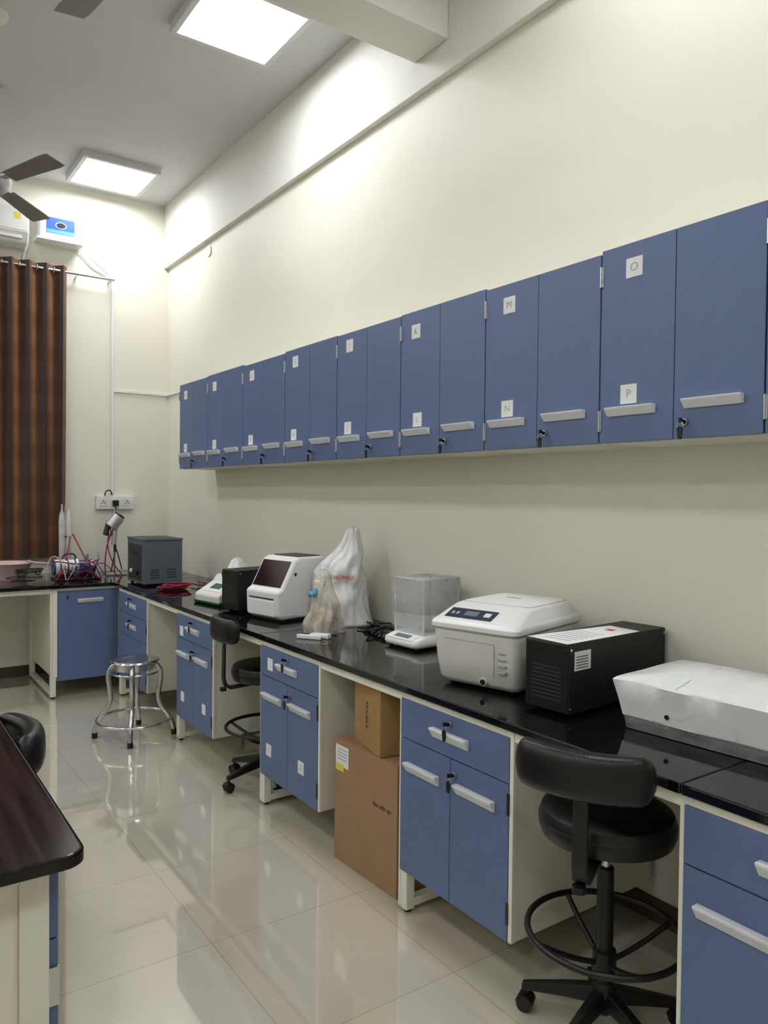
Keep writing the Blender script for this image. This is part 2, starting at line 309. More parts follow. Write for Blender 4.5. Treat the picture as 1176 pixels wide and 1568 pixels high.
# ------------------------------------------------------------ worktop + base units
Z0,Z1=.838,.866
wt=empty('laboratory_worktop')
box('slab_near',(1.688,-1.6,Z0),(W-.001,1.109,Z1),'granite',wt,bev=.004); box('slab_mid',(1.688,1.111,Z0),(W-.001,3.499,Z1),'granite',wt,bev=.004)
box('slab_far',(1.688,3.501,Z0),(W-.001,6.10,Z1),'granite',wt,bev=.004)
box('slab_back',(-2.5,6.105,Z0),(W-.001,L-.001,Z1),'granite',wt,bev=.004)
XF=1.70
def base_unit(yf,wd=.595,labels=(),gap=True,style='ddoor'):
    e=empty('base_cabinet'); yn=yf-wd; zb,zt=.16,.80
    t=.018; XB=W-.03
    box('side_near',(XF+.02,yn,zb),(XB,yn+t,.836),'cream',e); box('side_far',(XF+.02,yf-t,zb),(XB,yf,.836),'cream',e)
    box('bottom',(XF+.02,yn+t,zb),(XB,yf-t,zb+t),'cream',e); box('back',(XB-.01,yn+t,zb+t),(XB,yf-t,.836),'cream',e)
    box('top_rail',(XF+.005,yn-.001,.812),(XF+.03,yf,.837),'cream',e)
    if gap: box('kneehole_rail',(XF+.005,yn-.60,.803),(XF+.03,yn-.002,.837),'cream',e)
    zs=.665
    box('drawer',(XF,yn+.016,zs+.002),(XF+.018,yf-.004,.812),'blue',e,bev=.0015)
    ym=(yf+yn)/2+.004
    handle('drawer_handle',ym+.095,ym-.095,.735,XF,e,h=.036); lock('drawer_lock',ym+.0,.785,XF,e)
    if style=='ddoor':
        box('door_far',(XF,ym+.0015,zb),(XF+.018,yf-.004,zs-.002),'blue',e,bev=.0015); box('door_near',(XF,yn+.016,zb),(XF+.018,ym-.0015,zs-.002),'blue',e,bev=.0015)
        handle('door_handle_far',yf-.045,yf-.235,.565,XF,e,h=.036); handle('door_handle_near',ym-.035,ym-.225,.572,XF,e,h=.036)
        lock('door_lock',ym-.025,.615,XF,e)
    else:
        box('drawer_2',(XF,yn+.016,.502),(XF+.018,yf-.004,zs-.002),'blue',e,bev=.0015)
        handle('drawer_handle_2',ym+.095,ym-.095,.58,XF,e,h=.036); lock('drawer_lock_2',ym,.625,XF,e)
        box('door_far',(XF,yn+.016,zb),(XF+.018,yf-.004,.498),'blue',e,bev=.0015)
    for z in (.60,.25):
        box('hinge',(XF-.003,yn+.012,z-.035),(XF+.004,yn+.022,z+.035),'dsteel',e,bev=.001)
    box('front_stile',(XF+.002,yn-.002,zb),(XF+.02,yn+.0145,.837),'cream',e)
    box('leg_front',(XF+.006,yf-.042,.012),(XF+.044,yf-.004,.16),'cream',e); box('leg_back',(XB-.05,yf-.042,.012),(XB-.012,yf-.004,.16),'cream',e)
    box('leg_post',(XF+.006,yf-.0025,.012),(XF+.044,yf+.012,.836),'cream',e)
    box('leg_foot_bar',(XF+.044,yf-.042,.02),(XB-.05,yf-.004,.05),'cream',e)
    for x in (XF+.025,XB-.03): cyl('leveller',(x,yf-.023,0.0005),(x,yf-.023,.014),.014,'blk',e,n=16)
    for (s,y,z) in labels: label('label',s,y,z,XF,e,w=.055,h=.06)
    return e
base_unit(5.98,.68,style='drawers')
base_unit(4.71,labels=[('',4.62,.71),('',4.60,.30),('',4.25,.30)])
base_unit(3.50,labels=[('',3.39,.73),('Y',3.40,.30),('Z',3.07,.31)])
base_unit(2.30); base_unit(1.11,gap=True); base_unit(-.08,gap=True)
e=empty('base_cabinet'); YB=6.13
box('side_l',(1.25,YB,.16),(1.285,L-.03,.836),'cream',e); box('side_r',(1.735,YB+.02,.13),(1.75,L-.03,.836),'cream',e)
box('bottom',(1.285,YB+.02,.13),(1.735,L-.03,.15),'cream',e); box('rail',(1.285,YB+.006,.815),(1.75,YB+.03,.837),'cream',e)
box('rail_left',(-2.4,YB+.006,.80),(1.245,YB+.03,.837),'cream',e)
box('door',(1.29,YB,.13),(1.73,YB+.018,.812),'blue',e)
prism('handle',[(YB,.72),(YB-.006,.72),(YB-.024,.742),(YB-.026,.752),(YB,.752)],'x',1.43,1.62,'handle',e,bev=.002)
cyl('lock',(1.35,YB,.775),(1.35,YB-.012,.775),.012,'steel',e); box('key',(1.346,YB-.03,.76),(1.354,YB-.012,.785),'blk',e)
box('leg_front',(1.235,YB+.004,.012),(1.275,YB+.044,.16),'cream',e); box('leg_post',(1.235,YB+.004,.16),(1.249,YB+.044,.836),'cream',e)
box('leg_back',(1.235,L-.12,.012),(1.275,L-.08,.836),'cream',e); box('foot_bar',(1.235,YB+.044,.02),(1.275,L-.12,.05),'cream',e)
cyl('leveller',(1.255,YB+.024,.0005),(1.255,YB+.024,.014),.014,'blk',e)
cyl('leveller_2',(1.255,L-.1,.0005),(1.255,L-.1,.014),.014,'blk',e)
# ------------------------------------------------------------ left island table
e=empty('island_table')
R=rrect(-1.0,.38,1.55,4.2,.045,.838,6); R2=rrect(-1.0,.38,1.55,4.2,.045,.866,6)
o=rings('top',[R,R2],'wood',e,smooth=False); md=o.modifiers.new('b','BEVEL'); md.width=.005; md.segments=3; md.limit_method='ANGLE'; md.angle_limit=math.radians(50)
Ra=rrect(-1.003,.383,1.547,4.203,.047,.841,6); Rb=rrect(-1.003,.383,1.547,4.203,.047,.862,6)
rings('edge_band',[Ra,Rb],'blk',e,cap=False,smooth=True)
box('end_panel',(-.9,1.635,.15),(.27,1.65,.836),'cream',e); box('end_post',(.27,1.62,.012),(.325,1.665,.836),'cream',e); box('end_rail',(-.9,1.62,.80),(.27,1.66,.837),'cream',e)
box('mid_panel',(-.9,2.13,.15),(.325,2.15,.836),'cream',e); box('cab_bottom',(-.25,1.65,.15),(.325,2.13,.17),'cream',e)
box('drawer',(.326,1.635,.667),(.345,2.14,.82),'blue',e); box('door',(.326,1.635,.16),(.345,2.14,.663),'blue',e)
box('hinge',(.322,1.626,.53),(.347,1.634,.61),'steel',e)
box('far_panel',(-.9,4.05,.012),(.325,4.07,.836),'cream',e)
box('far_cab',(-.25,3.45,.15),(.325,4.05,.80),'blue',e)
box('post_l',(-.93,1.62,.012),(-.9,1.665,.836),'cream',e)
for x in (.297,-.915): cyl('leveller',(x,1.642,.0005),(x,1.642,.014),.014,'blk',e)
box('far_foot',(-.9,4.04,.0),(.325,4.08,.012),'blk',e)
# ------------------------------------------------------------ lab chairs
def chair(loc,rz,padz=.865,seatz=.665,xb=-.285,pw=.185,ph=.064,base0=20):
    e=empty('drafting_chair',(loc[0],loc[1],0),rz)
    for k in range(5):
        a=math.radians(72*k+base0); u=Vector((math.cos(a),math.sin(a),0)); w=Vector((-math.sin(a),math.cos(a),0))
        P=[]
        for r,z,hw,hh in ((.02,.125,.024,.024),(.12,.105,.020,.018),(.245,.075,.014,.011)):
            c=u*r+Vector((0,0,z)); P.append([c+w*hw-Vector((0,0,hh)),c-w*hw-Vector((0,0,hh)),c-w*hw*.7+Vector((0,0,hh)),c+w*hw*.7+Vector((0,0,hh))])
        o=rings(f'leg_{k}',P,'blk',e,smooth=False); md=o.modifiers.new('b','BEVEL'); md.width=.004; md.segments=2
        c=u*.235
        cyl(f'castor_stem_{k}',c+Vector((0,0,.04)),c+Vector((0,0,.075)),.007,'blk',e,n=12)
        for s in (-1,1):
            cyl(f'castor_{k}_{s}',c+w*(s*.005)+Vector((0,0,.0245)),c+w*(s*.021)+Vector((0,0,.0245)),.024,'blk',e,n=20)
        rings(f'castor_hood_{k}',[[c+w*q+Vector((0,0,.026))+(u*math.cos(t)+Vector((0,0,1))*math.sin(t))*.027 for t in [math.pi*.05+i*math.pi*.9/8 for i in range(9)]]+[c+w*q+Vector((0,0,.026))+(u*math.cos(t)+Vector((0,0,1))*math.sin(t))*.0245 for t in [math.pi*.95-i*math.pi*.9/8 for i in range(9)]] for q in (-.022,.022)],'blk',e,smooth=False)
    lathe('hub',[(.02,.07),(.034,.085),(.036,.14),(.028,.16),(.026,.165)],'blk',e)
    cyl('column_lower',(0,0,.15),(0,0,.50),.024,'blk',e); cyl('column_rod',(0,0,.50),(0,0,seatz-.10),.013,'steel',e)
    tube('foot_ring',circ((0,0),.225,.31,24),.0095,'blk',e,cyc=True)
    for k in range(4):
        a=math.radians(90*k+45); tube(f'ring_spoke_{k}',[(.02*math.cos(a),.02*math.sin(a),.22),(.11*math.cos(a),.11*math.sin(a),.24),(.22*math.cos(a),.22*math.sin(a),.305)],.008,'blk',e)
    lathe('ring_hub',[(.024,.19),(.034,.195),(.034,.255),(.024,.26)],'blk',e)
    box('seat_plate',(-.09,-.07,seatz-.105),(.09,.07,seatz-.088),'blk',e,bev=.004)
    lathe('seat',[(.02,seatz-.088),(.16,seatz-.088),(.186,seatz-.08),(.195,seatz-.055),(.195,seatz-.03),(.186,seatz-.008),(.165,seatz),(.08,seatz-.002),(.01,seatz-.004)],'leather',e,n=40)
    tube('seat_piping',circ((0,0),.194,seatz-.035,24),.004,'blk',e,cyc=True)
    tube('lever',[(0,.05,seatz-.1),(.02,.14,seatz-.11),(.03,.20,seatz-.115)],.005,'blk',e)
    prism('back_bracket',[(-.05,seatz-.108),(xb+.035,seatz-.122),(xb+.0,seatz-.10),(xb-.006,seatz-.06),(xb,padz+.02),(xb+.010,padz+.02),(xb+.008,seatz-.06),(xb+.018,seatz-.09),(xb+.04,seatz-.106),(-.05,seatz-.098)],'y',-.02,.02,'blk',e,bev=.002)
    lathe('bracket_knob',[(.004,-.02),(.018,-.018),(.018,.0)],'blk',e,c=(xb,0)).location=(0,0,seatz-.11)
    P=[];n=20;hh=ph
    for j in range(n+1):
        t=-1+2*j/n; y=pw*t; x=xb-.030+.055*t*t; s=1 if abs(t)<.85 else max(.3,math.sqrt(max(0,1-((abs(t)-.85)/.155)**2)))
        ring=[]
        for k in range(16):
            a=2*math.pi*k/16; ca,sa=math.cos(a),math.sin(a)
            ring.append((x+.036*s*math.copysign(abs(ca)**.7,ca),y,padz+hh*s*math.copysign(abs(sa)**.6,sa)))
        P.append(ring)
    rings('backrest',P,'leather',e,sub=1)
    return e
chair((1.80,1.42),25,padz=.868,seatz=.68); chair((1.86,3.74),-8,padz=.86,seatz=.655,xb=-.245,pw=.17,base0=50); chair((.14,2.52),182,padz=.805,seatz=.62,pw=.17)
# ------------------------------------------------------------ steel stool
e=empty('steel_stool',(1.50,4.92,0),22)
lathe('seat',[(.0,.478),(.135,.478),(.149,.484),(.153,.492),(.149,.499),(.138,.502),(.12,.499),(.0,.498)],'steel',e,n=40)
lathe('seat_skirt',[(.128,.44),(.130,.44),(.130,.48),(.128,.48)],'steel',e,n=40)
for k in range(4):
    a=math.radians(90*k+45); u=Vector((math.cos(a),math.sin(a),0))
    tube(f'leg_{k}',[u*.10+Vector((0,0,.475)),u*.15+Vector((0,0,.46)),u*.175+Vector((0,0,.40)),u*.14+Vector((0,0,.28)),u*.155+Vector((0,0,.18)),u*.23+Vector((0,0,.12)),u*.245+Vector((0,0,.03))],.0155,'steel',e)
    cyl(f'foot_{k}',u*.246+Vector((0,0,0)),u*.244+Vector((0,0,.035)),.018,'blk',e,n=16)
tube('foot_ring',circ((0,0),.235,.115,24),.009,'steel',e,cyc=True)
tube('upper_ring',circ((0,0),.15,.42,24),.006,'steel',e,cyc=True)
# ------------------------------------------------------------ cardboard boxes
def carton(name,loc,rz,sx,sy,sz,m='card'):
    e=empty(name,loc,rz)
    box('body',(0,-sy/2,0),(sx,sy/2,sz-.004),m,e,bev=.003)
    box('flap_a',(0,-sy/2,sz-.004),(sx/2-.002,sy/2,sz),m,e,bev=.001); box('flap_b',(sx/2+.002,-sy/2,sz-.004),(sx,sy/2,sz),m,e,bev=.001)
    box('tape_top',(sx/2-.025,-sy/2,sz),(sx/2+.025,sy/2,sz+.0008),'tape',e,bev=0)
    box('tape_side',(sx/2-.025,-sy/2-.0008,sz-.08),(sx/2+.025,-sy/2,sz),'tape',e,bev=0)
    return e
e=carton('cardboard_carton',(1.725,2.58,0),2,.45,.44,.525)
box('label_white',(-.001,.115,.41),(0,.21,.50),'paper',e,bev=0); box('label_yellow',(-.0012,.15,.39),(0,.21,.42),'yellow',e,bev=0)
for k in range(4): box(f'print_line_{k}',(-.0016,.125,.44+k*.014),(-.001,.195,.443+k*.014),'pencil',e,bev=0)
text('print','this side up',.026,face((-.001,-.12,.33),(0,-1,0),(0,0,1)),'ink',e)
e=carton('cardboard_carton',(1.745,2.595,.5265),-10,.30,.26,.27,'cardd')
text('print','FRAGILE',.03,face((-.001,0,.14),(0,0,-1),(0,-1,0)),'ink',e)
# ------------------------------------------------------------ centrifuge
ZT=Z1+.0005
e=empty('benchtop_centrifuge',(1.85,2.065,ZT),15); e.scale=(1.10,1.06,1.05)
hw=.172
def sec(x0,x1,h,z,r=.03): return rrect(x0,x1,-h,h,r,z,5)
rings('body',[sec(.035,.43,hw-.02,.012),sec(.02,.445,hw-.008,.03,.03),sec(.006,.45,hw-.003,.10,.03),sec(-.004,.455,hw,.19,.03),sec(-.006,.456,hw,.205,.03)],'offw',e,smooth=True)
o=rings('lid',[sec(-.013,.460,hw+.005,.207,.035),sec(-.018,.464,hw+.008,.212,.035),sec(-.018,.464,hw+.008,.226,.035),sec(-.010,.461,hw+.004,.235,.035),sec(.0,.456,hw-.002,.240,.035),sec(.085,.436,hw-.016,.276,.035),sec(.105,.43,hw-.022,.283,.035),sec(.14,.41,hw-.036,.290,.035),sec(.17,.385,hw-.055,.2945,.035),sec(.22,.33,hw-.09,.297,.03)],'white',e,smooth=True); sharp(o,28)
R=[rrect(.128,.418,-hw+.030,hw-.030,.03,z,5) for z in (.280,.289)]
rings('lid_seam',R,'hshade',e,cap=False)
s0=Vector((.0,0,.240)); s1=Vector((.085,0,.276)); sl=(s1-s0).normalized(); nrm=Vector((-sl.z,0,sl.x))
def slopebox(nm,u0,u1,y0,y1,th,m,inset=0):
    v=[]
    for k,o_ in enumerate((0,th)):
        q=inset*k
        for (u,y) in ((u0+q,y0+q),(u1-q,y0+q),(u1-q,y1-q),(u0+q,y1-q)):
            p=s0+sl*u+nrm*o_; v.append((p.x,y,p.z))
    mk(nm,v,[(0,3,2,1),(4,5,6,7),(0,1,5,4),(1,2,6,5),(2,3,7,6),(3,0,4,7)],m,e,bev=.001)
slopebox('control_panel',.014,.074,-.06,.130,.003,'panelb')
slopebox('display',.028,.058,.005,.06,.0045,'disp')
for k,y in enumerate((.088,.108)): slopebox(f'button_{k}',.032,.048,y-.005,y+.005,.005,'hshade')
slopebox('dial',.030,.054,-.045,-.020,.006,'handle')
for k in range(4):
    box(f'vent_{k}',(-.002,-.130,.075+k*.022),(.012,-.098,.084+k*.022),'hshade',e,bev=.003)
box('front_recess_line',(-.0030,-.085,.17),(.002,-.0835,.06),'hshade',e,bev=0); box('front_recess_top',(-.0035,-.085,.171),(.002,.12,.1728),'hshade',e,bev=0)
cyl('lid_release',(.005,-.035,.035),(.022,-.035,.035),.010,'blk',e)
cyl('lid_release_rim',(.009,-.035,.035),(.022,-.035,.035),.014,'handle',e)
text('maker_mark','CENTRIFUGE',.010,face((.26,0,.2975),(0,-1,0),(1,0,0)),'dgrey',e)
for x in (.07,.40):
    for y in (-.12,.12): cyl('foot',(x,y,0),(x,y,.015),.018,'blk',e)
# ------------------------------------------------------------ black power units
def ups(name,loc,rz,w,d,h,paper=False):
    e=empty(name,loc,rz)
    box('case',(0.004,-w/2,.012),(d,w/2,h),'blkm',e,bev=.004)
    box('front_plate',(0,-w/2+.004,.016),(.006,w/2-.004,h-.004),'blk',e,bev=.002)
    for k in range(9): box(f'front_slot_{k}',(-.001,-w/2+.03,.05+k*.013),(.002,w/2-.03,.054+k*.013),'dgrey',e,bev=0)
    vs=[];fs=[]
    for r in range(7):
        for k in range(18):
            x=.16+k*.018+(r%2)*.009
            if x<d-.04:
                z=.05+r*.024; b=len(vs); y=-w/2-.0006; vs+=[(x,y,z),(x+.003,y,z+.0),(x+.003,y,z+.014),(x,y,z+.014)]; fs.append((b,b+1,b+2,b+3))
    mk('side_vents',vs,fs,'dgrey',e)
    for x in (.012,d-.012):
        for z in (.03,h-.018): cyl('screw',(x,-w/2-.002,z),(x,-w/2+.001,z),.005,'steel',e,n=12)
    for y in (-w/2+.012,w/2-.012):
        for z in (.03,h-.02): cyl('front_screw',(-.003,y,z),(.001,y,z),.005,'dsteel',e,n=12)
    for x in (.05,d-.05):
        for y in (-w/2+.03,w/2-.03): cyl('foot',(x,y,0),(x,y,.014),.014,'blk',e)
    return e
e=ups('black_power_supply',(1.862,1.722,ZT),4,.18,.565,.238)
box('rating_label',(.03,-.0912,.150),(.115,-.09,.212),'paper',e,bev=0)
for k in range(5): box(f'rating_line_{k}',(.038,-.0916,.157+k*.009),(.10,-.0912,.160+k*.009),'ink',e,bev=0)
zz=.2392
mk('paper_sheet',[(.0,-.085,zz),(.40,-.088,zz),(.41,.04,zz),(.01,.088,zz),(.0,-.085,zz+.001),(.40,-.088,zz+.0015),(.41,.04,zz+.0025),(.01,.088,zz+.001)],[(0,3,2,1),(4,5,6,7),(0,1,5,4),(1,2,6,5),(2,3,7,6),(3,0,4,7)],'paper',e)
for k in range(7): box(f'sheet_line_{k}',(.05+k*.03,-.06,zz+.0022),(.053+k*.03,.05,zz+.0026),'hshade',e,bev=0)
box('sheet_logo',(.32,-.03,zz+.0025),(.345,.0,zz+.003),'red',e,bev=0)
ups('black_power_supply',(1.86,4.25,ZT),12,.17,.40,.25)
# ------------------------------------------------------------ covered instrument (right)
e=empty('covered_instrument',(1.985,1.19,ZT),5)
Lh=.30;D=.38
def rr(x0,x1,y,r,z): return rrect(x0,x1,-y,y,r,z,5)
def wob(R,a,sd):
    return [(p[0]+a*noise.noise(Vector((p[0]*9,p[1]*9,p[2]*9+sd))),p[1]+a*noise.noise(Vector((p[0]*9+5,p[1]*9,p[2]*9+sd))),p[2]+a*.6*noise.noise(Vector((p[0]*6,p[1]*6+9,sd)))) for p in R]
box('base',(.004,-Lh+.006,.0),(D-.02,Lh-.01,.03),'blk',e,bev=.004)
rings('cover_skirt',[rr(-.004,D,Lh-.003,.02,.002),rr(-.008,D,Lh+.004,.02,.045)],'skirt',e,cap=False)
def dense(x0,x1,y0,y1,z,n=14):
    P=[]
    for k in range(n): P.append((x1,y0+(y1-y0)*k/n,z))
    for k in range(n): P.append((x1+(x0-x1)*k/n,y1,z))
    for k in range(n): P.append((x0,y1+(y0-y1)*k/n,z))
    for k in range(n): P.append((x0+(x1-x0)*k/n,y0,z))
    return P
fine=[wob(dense(-.006,D,-Lh,Lh+.002,.040),.005,1),wob(dense(-.012,D,-Lh-.010,Lh+.012,.09),.007,2),wob(dense(-.022,D,-Lh-.015,Lh+.028,.148),.006,3),wob(dense(-.014,D-.005,-Lh-.005,Lh+.018,.156),.005,4),wob(dense(.06,D-.05,-Lh+.07,Lh-.06,.168),.008,5),wob(dense(.10,D-.1,-Lh+.14,Lh-.11,.180),.006,5)]
o=rings('cover',fine,'cover',e,smooth=True); sharp(o,50)
box('body',(.02,-Lh+.03,.031),(D-.02,Lh-.03,.140),'white',e,bev=.01)
tube('cover_fold',[(-.018,.12,.156),(.05,.118,.168),(.12,.12,.180),(.25,.115,.182)],.0015,'cover',e)
tube('cover_fold_2',[(-.018,-.05,.154),(-.014,-.05,.10),(-.008,-.052,.045)],.0015,'cover',e)
cyl('button',(-.014,.15,.065),(.0,.15,.065),.007,'blk',e,n=16)
# ------------------------------------------------------------ analytical balance
e=empty('analytical_balance',(2.08,2.83,ZT),4)
rings('base',[rrect(.0,.32,-.115,.115,.03,.012,5),rrect(-.006,.325,-.12,.12,.03,.025,5),rrect(.0,.322,-.118,.118,.03,.045,5),rrect(.05,.318,-.112,.112,.03,.062,5)],'white',e)
mk('keypad',[(-.002,-.09,.047),(.045,-.09,.064),(.045,.09,.064),(-.002,.09,.047),(-.002,-.09,.043),(.045,-.09,.06),(.045,.09,.06),(-.002,.09,.043)],[(0,1,2,3),(4,7,6,5),(0,4,5,1),(1,5,6,2),(2,6,7,3),(3,7,4,0)],'white',e,bev=.002)
mk('lcd',[(.01,-.05,.0535),(.035,-.05,.0625),(.035,.05,.0625),(.01,.05,.0535),(.01,-.05,.05),(.035,-.05,.059),(.035,.05,.059),(.01,.05,.05)],[(0,1,2,3),(4,7,6,5),(0,4,5,1),(1,5,6,2),(2,6,7,3),(3,7,4,0)],'disp',e)
lathe('pan',[(.0,.075),(.045,.075),(.047,.08),(.0,.082)],'steel',e,c=(.17,0)); cyl('pan_post',(.17,0,.06),(.17,0,.076),.008,'steel',e)
x0,x1,y0,y1,z0,z1=.06,.28,-.10,.10,.0625,.315
for nm,a,b in (('pane_front',(x0,y0,z0),(x0+.003,y1,z1)),('pane_near',(x0+.003,y0,z0),(x1,y0+.003,z1)),('pane_far',(x0+.003,y1-.003,z0),(x1,y1,z1)),('pane_back',(x1,y0,z0),(x1+.003,y1,z1)),('pane_top',(x0,y0,z1),(x1,y1,z1+.003))): box(nm,a,b,'acryl',e,bev=0)
for k,(x,y) in enumerate(((x0,y0),(x0,y1),(x1,y0),(x1,y1))): box(f'post_{k}',(x-.003,y-.003,z0),(x+.003,y+.003,z1+.004),'acryle',e,bev=0)
for k,(a,b) in enumerate((((x0,y0),(x1,y0)),((x0,y1),(x1,y1)),((x0,y0),(x0,y1)),((x1,y0),(x1,y1)))): box(f'rail_{k}',(a[0]-.003,a[1]-.003,z1),(b[0]+.003,b[1]+.003,z1+.007),'acryle',e,bev=0)
R=[wob(dense(x0-.008,x1+.008,y0-.008,y1+.008,z,10),a_,s_) for z,a_,s_ in ((.16,.012,1),(.22,.010,2),(.28,.006,3),(.318,.003,4),(.324,.003,5))]
rings('loose_film_cover',R,'skirt',e)
for x in (.03,.29):
    for y in (-.09,.09): cyl('foot',(x,y,0),(x,y,.014),.012,'blk',e)
# ------------------------------------------------------------ plastic covered microscope, bag
def bagmesh(name,prof,m,parent,amp,sd,n=72,sub=7,pleat=.5):
    R=[];zs=[]
    for i in range(len(prof)-1):
        a,b=prof[i],prof[i+1]
        for k in range(sub):
            t=k/sub; zs.append(tuple(a[j]*(1-t)+b[j]*t for j in range(5)))
    zs.append(prof[-1])
    for (z,rx,ry,cx,cy) in zs:
        ring=[]
        for i in range(n):
            a=2*math.pi*i/n; u=math.cos(a);v=math.sin(a)
            q=noise.noise(Vector((u*1.6,v*1.6,z*7+sd)))
            rg=abs(noise.noise(Vector((u*2.2,v*2.2,z*9+sd*2))))*2-.5
            pl=abs(noise.noise(Vector((u*4,v*4,z*5+sd*3))))*2-.4
            f=1+amp*(q*1.0+rg*.5+pl*pleat)
            ring.append((cx+rx*u*f,cy+ry*v*f,z+.012*noise.noise(Vector((u*3,v*3,z*4+sd)))*min(1,z/.05)))
        R.append(ring)
    o=rings(name,R,m,parent); return o
e=empty('covered_microscope',(2.23,3.57,ZT),10)
bagmesh('plastic_cover',[(.0,.15,.155,0,.0),(.08,.135,.145,0,0),(.18,.13,.145,.0,0.01),(.27,.12,.15,.0,.02),(.33,.105,.13,.01,.01),(.38,.085,.10,.02,-.02),(.44,.06,.065,.02,-.04),(.49,.04,.05,.02,-.05),(.515,.03,.045,.02,-.055),(.53,.01,.02,.02,-.055)],'bagw',e,.22,3,pleat=.3)
box('microscope_base',(-.08,-.08,.0),(.10,.08,.04),'offw',e,bev=.01); prism('microscope_arm',[(.05,.04),(.10,.04),(.09,.22),(.02,.30),(-.04,.30),(-.04,.27),(.03,.25),(.06,.2)],'y',-.03,.03,'offw',e,bev=.006)
cyl('eyepiece',(-.02,0,.29),(-.05,0,.34),.018,'dgrey',e); box('stage',(-.08,-.06,.13),(.05,.06,.145),'dgrey',e)
text('cover_print','LABOMED',.028,face((-.110,-.115,.265),(.55,-.83,0),(0,0,1)),'red',e)
e=empty('plastic_bag_of_parts',(1.99,3.36,ZT),0)
bagmesh('bag',[(.0,.10,.10,0,0.01),(.04,.10,.105,0,0.02),(.10,.07,.085,0,0.0),(.17,.068,.072,.0,0),(.22,.062,.062,.0,0.01),(.27,.045,.055,.0,.02),(.30,.038,.05,.0,.02),(.32,.01,.02,.0,.02)],'bagb',e,.30,9,pleat=.5)
tube('blue_knob',[(-.06,.04,.19),(-.070,.02,.21),(-.070,.0,.19),(-.065,-.02,.205),(-.060,.0,.225)],.012,'bluecloth',e)
box('brown_part',(-.05,-.04,.005),(.03,.05,.11),'cardd',e,bev=.01); cyl('white_part',(-.01,.02,.10),(-.015,.01,.27),.032,'white',e); box('grey_part',(-.01,-.06,.01),(.05,-.02,.16),'hshade',e,bev=.006)
e=empty('mains_adapter',(1.89,3.24,ZT),35)
box('brick',(-.02,-.055,0),(.025,.045,.022),'white',e,bev=.004); box('plug',(-.05,-.03,0),(-.028,.10,.02),'white',e,bev=.004)
for y in (-.04,-.028): cyl('pin',(-.039,y,.01),(-.039,y-.015,.01),.003,'steel',e,n=10)
# ------------------------------------------------------------ qPCR, PCR
e=empty('thermal_cycler',(1.885,3.87,ZT),11)
w=.145
prism('body',[(.03,.012),(.0,.03),(-.005,.165),(.03,.185),(.115,.335),(.15,.352),(.33,.352),(.36,.33),(.36,.012)],'y',-w,w,'white',e,bev=.014,seg=4)
s0=Vector((.03,0,.185)); s1=Vector((.115,0,.335)); sl=(s1-s0).normalized(); nrm=Vector((-sl.z,0,sl.x))
slopebox('screen',.004,.165,-.125,.125,.004,'screen')
box('drawer_line',(-.0065,-.11,.122),(-.002,.11,.130),'dgrey',e,bev=.001); box('drawer_front',(-.008,-.12,.03),(.002,.12,.115),'white',e,bev=.004)
box('base_green',(.05,-w+.02,0),(.34,w-.02,.014),'green',e,bev=.002)
prism('side_cheek',[(.02,.03),(.01,.16),(.04,.18),(.125,.33),(.20,.33),(.16,.2),(.14,.03)],'y',-w-.003,-w+.001,'white',e,bev=.001)
cyl('side_badge',(.12,-w-.004,.26),(.12,-w,.26),.010,'dgrey',e)
box('top_hatch',(.17,-.11,.352),(.33,.11,.357),'dgrey',e,bev=.002)
e=empty('mini_thermal_cycler',(1.855,4.60,ZT),10)
w=.14
prism('body',[(.0,.012),(-.004,.06),(.02,.075),(.13,.135),(.16,.175),(.30,.18),(.33,.15),(.33,.012)],'y',-w,w,'offw',e,bev=.012,seg=4)
prism('base_green',[(.004,.0),(-.006,.008),(-.007,.020),(.33,.020),(.33,.0)],'y',-w-.004,w+.004,'green',e,bev=.003)
s0=Vector((.02,0,.075)); s1=Vector((.13,0,.135)); sl=(s1-s0).normalized(); nrm=Vector((-sl.z,0,sl.x))
slopebox('keypad',.012,.115,-.11,.11,.003,'handle'); slopebox('lcd',.04,.095,-.06,.05,.0045,'green')
box('lid_handle',(.14,-.05,.172),(.17,.05,.19),'dgrey',e,bev=.004)
e=empty('crumpled_polythene',(2.22,4.95,ZT),0)
bagmesh('bag',[(0,.09,.09,0,0),(.12,.085,.09,0,0),(.2,.07,.08,0,0),(.24,.04,.05,0,0),(.255,.01,.02,0,0)],'bagw',e,.40,21)
# ------------------------------------------------------------ grey water bath box
e=empty('grey_water_bath',(1.80,5.70,ZT),0)
box('case',(0,0,.015),(.30,.40,.345),'grey',e,bev=.004)
R=[rrect(-.006,.306,-.006,.406,.01,.345,3),rrect(-.006,.306,-.006,.406,.01,.358,3)]
rings('lid',R,'grey',e,smooth=False); box('lid_recess',(.03,.03,.358),(.27,.37,.360),'dgrey',e)
box('control_panel',(-.003,.04,.04),(.001,.36,.31),'dgrey',e,bev=.001); cyl('dial',(-.02,.12,.10),(-.003,.12,.10),.02,'blk',e); cyl('dial_2',(-.016,.28,.10),(-.003,.28,.10),.016,'white',e)
box('display',(-.005,.14,.22),(-.002,.24,.25),'blk',e)
for k in range(4):
    box(f'front_louvre_{k}',(.05,-.004,.06+k*.02),(.12,.001,.066+k*.02),'dgrey',e); box(f'front_louvre_r{k}',(.18,-.004,.06+k*.02),(.25,.001,.066+k*.02),'dgrey',e)
for x in (.03,.27):
    for y in (.03,.37): cyl('foot',(x,y,0),(x,y,.016),.012,'blk',e)
